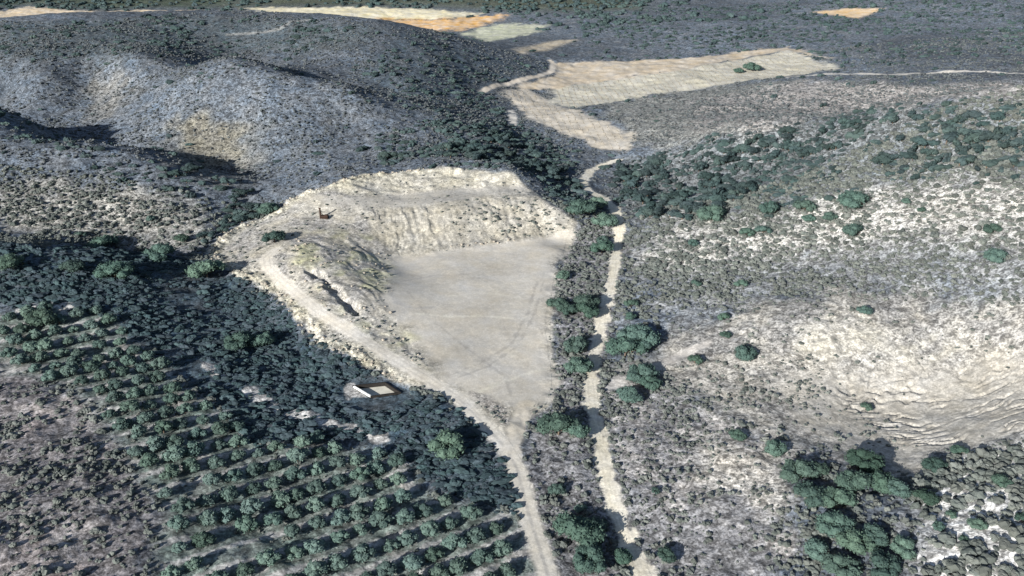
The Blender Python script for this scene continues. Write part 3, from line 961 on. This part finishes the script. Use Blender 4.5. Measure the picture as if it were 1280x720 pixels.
# ------------------------------------------------------------------ ground cover too many to count: instanced plants (stuff)
def plant_nodes(name, mat, sub, amp, lumps, flat):
    """geometry nodes: a few uneven bushes built from lumps, instanced on the points with their own size and turn"""
    g = bpy.data.node_groups.new(name, "GeometryNodeTree")
    g.interface.new_socket("Geometry", in_out="INPUT", socket_type="NodeSocketGeometry")
    g.interface.new_socket("Geometry", in_out="OUTPUT", socket_type="NodeSocketGeometry")
    N, L = g.nodes.new, g.links.new
    gi, go = N("NodeGroupInput"), N("NodeGroupOutput")
    gti = N("GeometryNodeGeometryToInstance")
    rg = random.Random(name)
    for v in range(5):
        jn = N("GeometryNodeJoinGeometry")
        for q in range(lumps):
            s = N("GeometryNodeMeshIcoSphere"); s.inputs["Subdivisions"].default_value = sub
            s.inputs["Radius"].default_value = rg.uniform(.42, .62) if lumps > 1 else .9
            tr = N("GeometryNodeTransform")
            a = rg.uniform(0, 6.28); d = rg.uniform(.25, .5) if lumps > 1 else 0
            tr.inputs["Translation"].default_value = (d * math.cos(a), d * math.sin(a), rg.uniform(.28, .55))
            tr.inputs["Scale"].default_value = (1, 1, flat)
            L(s.outputs["Mesh"], tr.inputs["Geometry"]); L(tr.outputs[0], jn.inputs[0])
        sp = N("GeometryNodeSetPosition"); nt_ = N("ShaderNodeTexNoise"); nt_.noise_dimensions = "4D"
        nt_.inputs["W"].default_value = v * 3.7 + rg.random(); nt_.inputs["Scale"].default_value = 3.2; nt_.inputs["Detail"].default_value = 2
        sub_ = N("ShaderNodeVectorMath"); sub_.operation = "SUBTRACT"; sub_.inputs[1].default_value = (.5, .5, .5)
        sc_ = N("ShaderNodeVectorMath"); sc_.operation = "SCALE"; sc_.inputs["Scale"].default_value = amp
        L(nt_.outputs["Color"], sub_.inputs[0]); L(sub_.outputs[0], sc_.inputs[0]); L(sc_.outputs[0], sp.inputs["Offset"])
        L(jn.outputs[0], sp.inputs["Geometry"])
        L(sp.outputs[0], gti.inputs[0])
    iop = N("GeometryNodeInstanceOnPoints")
    iop.inputs["Pick Instance"].default_value = True
    L(gi.outputs[0], iop.inputs["Points"])
    sm = N("GeometryNodeSetMaterial"); sm.inputs["Material"].default_value = mat
    L(gti.outputs[0], sm.inputs["Geometry"]); L(sm.outputs[0], iop.inputs["Instance"])
    def attr(nm, ty):
        a = N("GeometryNodeInputNamedAttribute"); a.data_type = ty; a.inputs["Name"].default_value = nm; return a.outputs[0]
    L(attr("var", "INT"), iop.inputs["Instance Index"])
    L(attr("rot", "FLOAT_VECTOR"), iop.inputs["Rotation"])
    L(attr("scl", "FLOAT_VECTOR"), iop.inputs["Scale"])
    L(iop.outputs[0], go.inputs[0])
    return g


def scatter(name, x, y, r, mat, label, sub=2, amp=.7, lumps=2, flat=.8, seed=0, hvar=(.7, 1.15), sink=.12, streak=None):
    rg = np.random.default_rng(seed); n_ = len(x)
    z = height(x, y)
    me = bpy.data.meshes.new(name); me.vertices.add(n_)
    me.vertices.foreach_set("co", np.stack([x, y, z - r * sink], 1).astype(np.float32).ravel())
    a = me.attributes.new("scl", "FLOAT_VECTOR", "POINT")
    a.data.foreach_set("vector", np.stack([r * rg.uniform(.85, 1.35 if streak is None else 2.1, n_), r * (1 if streak is None else .85), r * rg.uniform(*hvar, n_)], 1).astype(np.float32).ravel())
    a = me.attributes.new("rot", "FLOAT_VECTOR", "POINT")
    a.data.foreach_set("vector", np.stack([np.zeros(n_), np.zeros(n_), rg.random(n_) * 6.283 if streak is None else rg.normal(streak, .35, n_)], 1).astype(np.float32).ravel())
    a = me.attributes.new("var", "INT", "POINT"); a.data.foreach_set("value", rg.integers(0, 5, n_).astype(np.int32))
    me.update()
    o = obj(name, me)
    md = o.modifiers.new("plants", "NODES"); md.node_group = plant_nodes(name + "_plants", mat, sub, amp, lumps, flat)
    tag(o, label, name.split("_")[-1], None, "stuff")
    print(name, n_)
    return o


def fan(d0, d1, dens, seed, tmax=.80):
    rg = np.random.default_rng(seed)
    n_ = int(tmax * (d1 * d1 - d0 * d0) * dens)
    d = np.sqrt(rg.random(n_) * (d1 * d1 - d0 * d0) + d0 * d0); t = rg.uniform(-tmax, tmax, n_)
    return t * d, d, rg.random(n_), rg.random(n_)


def zs(poly, x, y, soft=3.0):
    return sstep(-soft, soft, sdist(poly, x, y))


def cover(x, y):
    """keep-probability and size of low scrub"""
    p = np.full(x.shape, .50); s = np.full(x.shape, .80)
    def put(w, pp, ss):
        nonlocal p, s
        p = p * (1 - w) + pp * w; s = s * (1 - w) + ss * w
    put(zs(RIGHTPALE, x, y, 12), .60, .95)
    put(zs(RIGHTDARK, x, y, 8), .62, 1.05)
    put(zs(RIGHTMID, x, y, 8), .55, .9)
    put(zs(GREYBAND, x, y, 10), .68, .75)
    put(zs(FOREBOTTOM, x, y, 4), .33, .58)
    put(zs(VALLEYSTRIP, x, y, 2), .55, .75)
    put(zs(SCRUBBR, x, y, 4), .66, 1.15)
    put(zs(LEFTBARE, x, y, 4), .34, .75)
    put(zs(ORCHARD, x, y, 3), .06, .5)
    put(zs(BOWL, x, y, 5), .20, .6)
    put(zs(BOWLFLOOR, x, y, 4), .02, .4); put(zs(BOWLFLOOR, x, y, 4) * sstep(96, 78, x), .24, .55)
    put(zs(PALESLOPE, x, y, 4), .06, .5)
    put(zs(YELLOWPATCH, x, y, 6), .35, .7); put(zs(SPURPALE, x, y, 6), .5, .9)
    q_ = zs(QUARRY, x, y, 1.5)
    put(q_, .07, .42); put(q_ * sstep(-36, -50, x), .10, .45); put(q_ * sstep(7, 2, sdist(QUARRY, x, y)), .14, .45)
    put(zs(MOUND, x, y, 3), .12, .45); put(zs(ISLAND, x, y, 1.5), .45, .5)
    put(zs(CUT, x, y, 2) * sstep(0, .6, (x + 32) / 30) * sstep(306, 318, y - x * .12), .40, .62)
    put(zs(CUT2, x, y, 2), .08, .5)
    put(zs(FLOOR, x, y, 1), 0, .4)
    for F_ in (FIELD_A, FIELD_B, FIELD_C, FAR_TAN, FAR_CREAM, FAR_ORANGE, FAR_PALE, FAR_RIGHT): put(zs(F_, x, y, 1), 0, .4)
    put(zs(FOREST, x, y, 2), 0, 1)
    p = p * np.clip(1 + .8 * fbm(x, y, 34, 3, 63), 0, 2) * (1 + (.9 - .45 * zs(RIGHTPALE, x, y, 8)) * fbm(x, y, 11, 3, 50))
    p *= 1 - .6 * PALEGAP(x, y); p *= sstep(1.5, 3.0, -sdist(BASIN, x, y))
    ve = np.abs(ldist(MAIN_ROAD, x, y) - 3.1); wv = sstep(.9, .3, ve) * (y < 330); p = p * (1 - wv) + .9 * wv; s = s * (1 - wv) + .7 * wv
    for L_, hw in ((MAIN_ROAD, 2.3), (TRACK, 2.4), (SPURROAD, 2.4), (FARROAD, 5), (FIELDROAD, 4), (SHORTROAD, 3), (SIDETRACK, 2.6)):
        p = p * sstep(hw - .4, hw + .4, ldist(L_, x, y) + fbm(x, y, 2.2, 3, 41) * .4)
    return p, s


x, y, u, v = fan(100, 335, .85, 21)
p, s = cover(x, y); k = u < p
x, y, s, v = x[k], y[k], s[k], v[k]
scatter("low_scrub", x, y, s * (.45 + 1.15 * v ** 2.2), M_SHRUB, "grey-green low scrub scattered over the near slopes", 2, 1.0, 3, .75, 1)
x, y, u, v = fan(335, 640, .36, 22)
p, s = cover(x, y); k = u < p * 1.05
x, y, s, v = x[k], y[k], s[k], v[k]
scatter("hill_scrub", x, y, s * (.5 + .95 * v ** 2), M_HILLSHRUB, "grey scrub covering the far hills", 1, .6, 2, .8, 2)
# dark thicket of the forest slope
x, y, u, v = fan(130, 330, 2.1, 23)
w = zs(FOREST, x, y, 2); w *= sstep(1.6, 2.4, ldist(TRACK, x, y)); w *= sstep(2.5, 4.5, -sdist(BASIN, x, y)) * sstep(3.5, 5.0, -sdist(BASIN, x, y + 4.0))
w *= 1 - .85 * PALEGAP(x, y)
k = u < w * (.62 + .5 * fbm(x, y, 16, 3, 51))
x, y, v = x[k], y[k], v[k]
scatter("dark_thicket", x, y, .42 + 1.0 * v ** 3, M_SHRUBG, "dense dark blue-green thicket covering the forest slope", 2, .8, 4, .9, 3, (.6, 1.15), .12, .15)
# far woods, a mass of small dark trees
x, y, u, v = fan(330, 900, .05, 24)
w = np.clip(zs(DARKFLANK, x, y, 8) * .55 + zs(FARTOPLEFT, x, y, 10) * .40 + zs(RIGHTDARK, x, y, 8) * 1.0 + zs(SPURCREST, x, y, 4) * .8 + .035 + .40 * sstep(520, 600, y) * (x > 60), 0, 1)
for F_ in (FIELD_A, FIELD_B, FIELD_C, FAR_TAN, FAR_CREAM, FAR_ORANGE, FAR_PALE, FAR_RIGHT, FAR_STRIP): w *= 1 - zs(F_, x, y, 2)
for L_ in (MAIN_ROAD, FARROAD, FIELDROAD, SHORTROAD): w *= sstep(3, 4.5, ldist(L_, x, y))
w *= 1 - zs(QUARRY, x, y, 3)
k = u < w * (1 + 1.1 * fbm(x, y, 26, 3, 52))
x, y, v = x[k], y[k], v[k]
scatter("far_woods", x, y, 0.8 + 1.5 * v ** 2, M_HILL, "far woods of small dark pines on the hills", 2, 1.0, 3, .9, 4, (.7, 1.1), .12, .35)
# streaky thicket along the right ridge and on the flank above the quarry
ABOVEQ = zone((470, 172), (545, 150), (640, 165), (722, 215), (738, 265), (705, 255), (650, 218), (560, 207), (480, 208))
x, y, u, v = fan(270, 480, .13, 27)
w = np.maximum(zs(RIGHTDARK, x, y, 8), zs(ABOVEQ, x, y, 4)) * (1 - zs(QUARRY, x, y, 3))
for L_ in (MAIN_ROAD, SHORTROAD): w *= sstep(3, 4.5, ldist(L_, x, y))
k = u < w * sstep(-.45, .3, fbm(x * .55 + y * .25, y - x * .35, 13, 3, 59)) * .75
x, y, v = x[k], y[k], v[k]
scatter("hill_thicket", x, y, .8 + 1.3 * v ** 1.6, M_HILL, "streaky dark thicket on the ridge slopes either side of the valley", 2, 1.0, 3, .9, 8, (.7, 1.1), .12, .35)
# woods beyond the fields, along the top of the view
x, y, u, v = fan(800, 1500, .012, 25, .75)
w = np.ones(x.shape)
for F_ in (FAR_TAN, FAR_CREAM, FAR_ORANGE, FAR_PALE, FAR_RIGHT): w *= 1 - zs(F_, x, y, 3)
k = u < w * (.55 + .9 * fbm(x, y, 60, 3, 53))
scatter("distant_woods", x[k], y[k], 2.0 + 2.6 * v[k], M_HILL, "distant woods beyond the pale fields", 2, .7, 3, .8, 5)

# ------------------------------------------------------------------ rows of young vines in the two striped fields
vx, vy = [], []
for F_, a, b in ((FIELD_A, (712, 140), (728, 168)), (FIELD_B, (820, 97), (836, 114))):
    pa, pb = ground_at(*a)[0], ground_at(*b)[0]
    dd = (pb - pa) / np.linalg.norm(pb - pa); cc = np.array([-dd[1], dd[0]])
    A_, B_ = np.meshgrid(np.arange(-130, 130, .9), np.arange(-60, 60) * 3.5)
    X = pa[0] + dd[0] * A_.ravel() + cc[0] * B_.ravel(); Y = pa[1] + dd[1] * A_.ravel() + cc[1] * B_.ravel()
    k = (sdist(F_, X, Y) > 2.5) & (rng.random(len(X)) < .85)
    vx.append(X[k] + rng.normal(0, .3, k.sum())); vy.append(Y[k] + rng.normal(0, .12, k.sum()))
vx, vy = np.concatenate(vx), np.concatenate(vy)
scatter("vine_rows", vx, vy, rng.uniform(.2, .36, len(vx)), M_VINE, "rows of small pale vines in the striped fields", 1, .5, 1, .8, 6)

# ------------------------------------------------------------------ stones
x, y, u, v = fan(150, 360, .8, 26)
foot = ground_at(*np.array([(562, 309), (600, 305), (640, 301)]).T)
w = sstep(2.2, .4, ldist(foot, x, y)) * .7
ed = np.abs(sdist(QUARRY, x, y) - 1.0)
w = np.maximum(w, sstep(3.0, .5, ed) * (x < -28) * .5 * sstep(1.7, 2.3, ldist(TRACK, x, y)))
w = np.maximum(w, zs(MOUND, x, y, 3) * .08)
k = u < w
scatter("rubble", x[k], y[k], .16 + .5 * v[k] ** 3, M_STONE, "loose pale rubble along the quarry's edges", 1, .5, 1, .75, 7)

# ------------------------------------------------------------------ concrete water basin
bc = [ground_at(*p)[0] for p in BASIN_PX]
zr = BASIN_Z + .35
root = obj("water_basin", None, None, (float(np.mean([p[0] for p in bc])), float(np.mean([p[1] for p in bc])), BASIN_Z))
tag(root, "small walled concrete basin with a white outer wall and pale floor", "water basin")
org = np.array(root.location)
for i in range(4):
    a, b = bc[i], bc[(i + 1) % 4]
    e = (b - a) / np.linalg.norm(b - a); nrm = np.array([e[1], -e[0]])
    L_ = float(np.linalg.norm(b - a)); ext = .25 if i % 2 == 0 else 0
    mb = MB(); c = (a + b) / 2
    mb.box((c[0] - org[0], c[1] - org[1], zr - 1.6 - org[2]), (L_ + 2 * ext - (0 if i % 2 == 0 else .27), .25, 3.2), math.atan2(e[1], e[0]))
    wl = obj("wall", mb.mesh("wall", [M_CONC if i == 3 else M_SHADEWALL]), root)
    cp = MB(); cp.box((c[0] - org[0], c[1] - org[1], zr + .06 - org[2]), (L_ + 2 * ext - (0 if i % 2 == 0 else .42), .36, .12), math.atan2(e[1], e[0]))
    obj("coping", cp.mesh("coping", [M_CONC if i == 3 else M_SHADEWALL]), wl)
fb = MB()
fb.add([(p[0] - org[0], p[1] - org[1], zr - 1.05 - org[2]) for p in bc] + [(p[0] - org[0], p[1] - org[1], zr - 1.5 - org[2]) for p in bc],
       [(0, 1, 2, 3)[::-1], (4, 5, 6, 7), (0, 1, 5, 4), (1, 2, 6, 5), (2, 3, 7, 6), (3, 0, 4, 7)])
obj("floor", fb.mesh("floor", [M_SILT]), root)

# ------------------------------------------------------------------ rusty drilling machine on the quarry bench
(mx_, my_), = ground_at(404, 272.5)
root = obj("drilling_machine", None, None, (mx_, my_, H1(mx_, my_) + .02)); root.rotation_euler = (0, 0, math.radians(-8))
tag(root, "small rust-brown machine with an upright mast, standing on the quarry's upper bench", "drilling machine")
for sy in (-.65, .65):
    b = MB(); b.box((.5, sy, .28), (3.0, .42, .5)); b.box((.5, sy, .3), (2.5, .46, .34)); obj("track", b.mesh("track", [M_RUST]), root)
b = MB(); b.box((.6, 0, .85), (2.8, 1.2, .6), 0, .95); b.box((1.3, 0, 1.3), (1.1, 1.0, .35), 0, .9); obj("body", b.mesh("body", [M_RUST]), root)
b = MB(); b.box((-1.0, 0, 1.9), (.55, .6, 3.6), 0, .8); b.tube([(-1.0, 0, .5), (-.2, 0, .9)], [.15, .15]); b.tube([(0, 0, 1.1), (-.95, 0, 2.6)], [.10, .08])
ms = obj("mast", b.mesh("mast", [M_RUST]), root)
b = MB(); b.box((-1.05, 0, 3.85), (.75, .5, .35)); obj("drill_head", b.mesh("drill_head", [M_RUST]), ms)
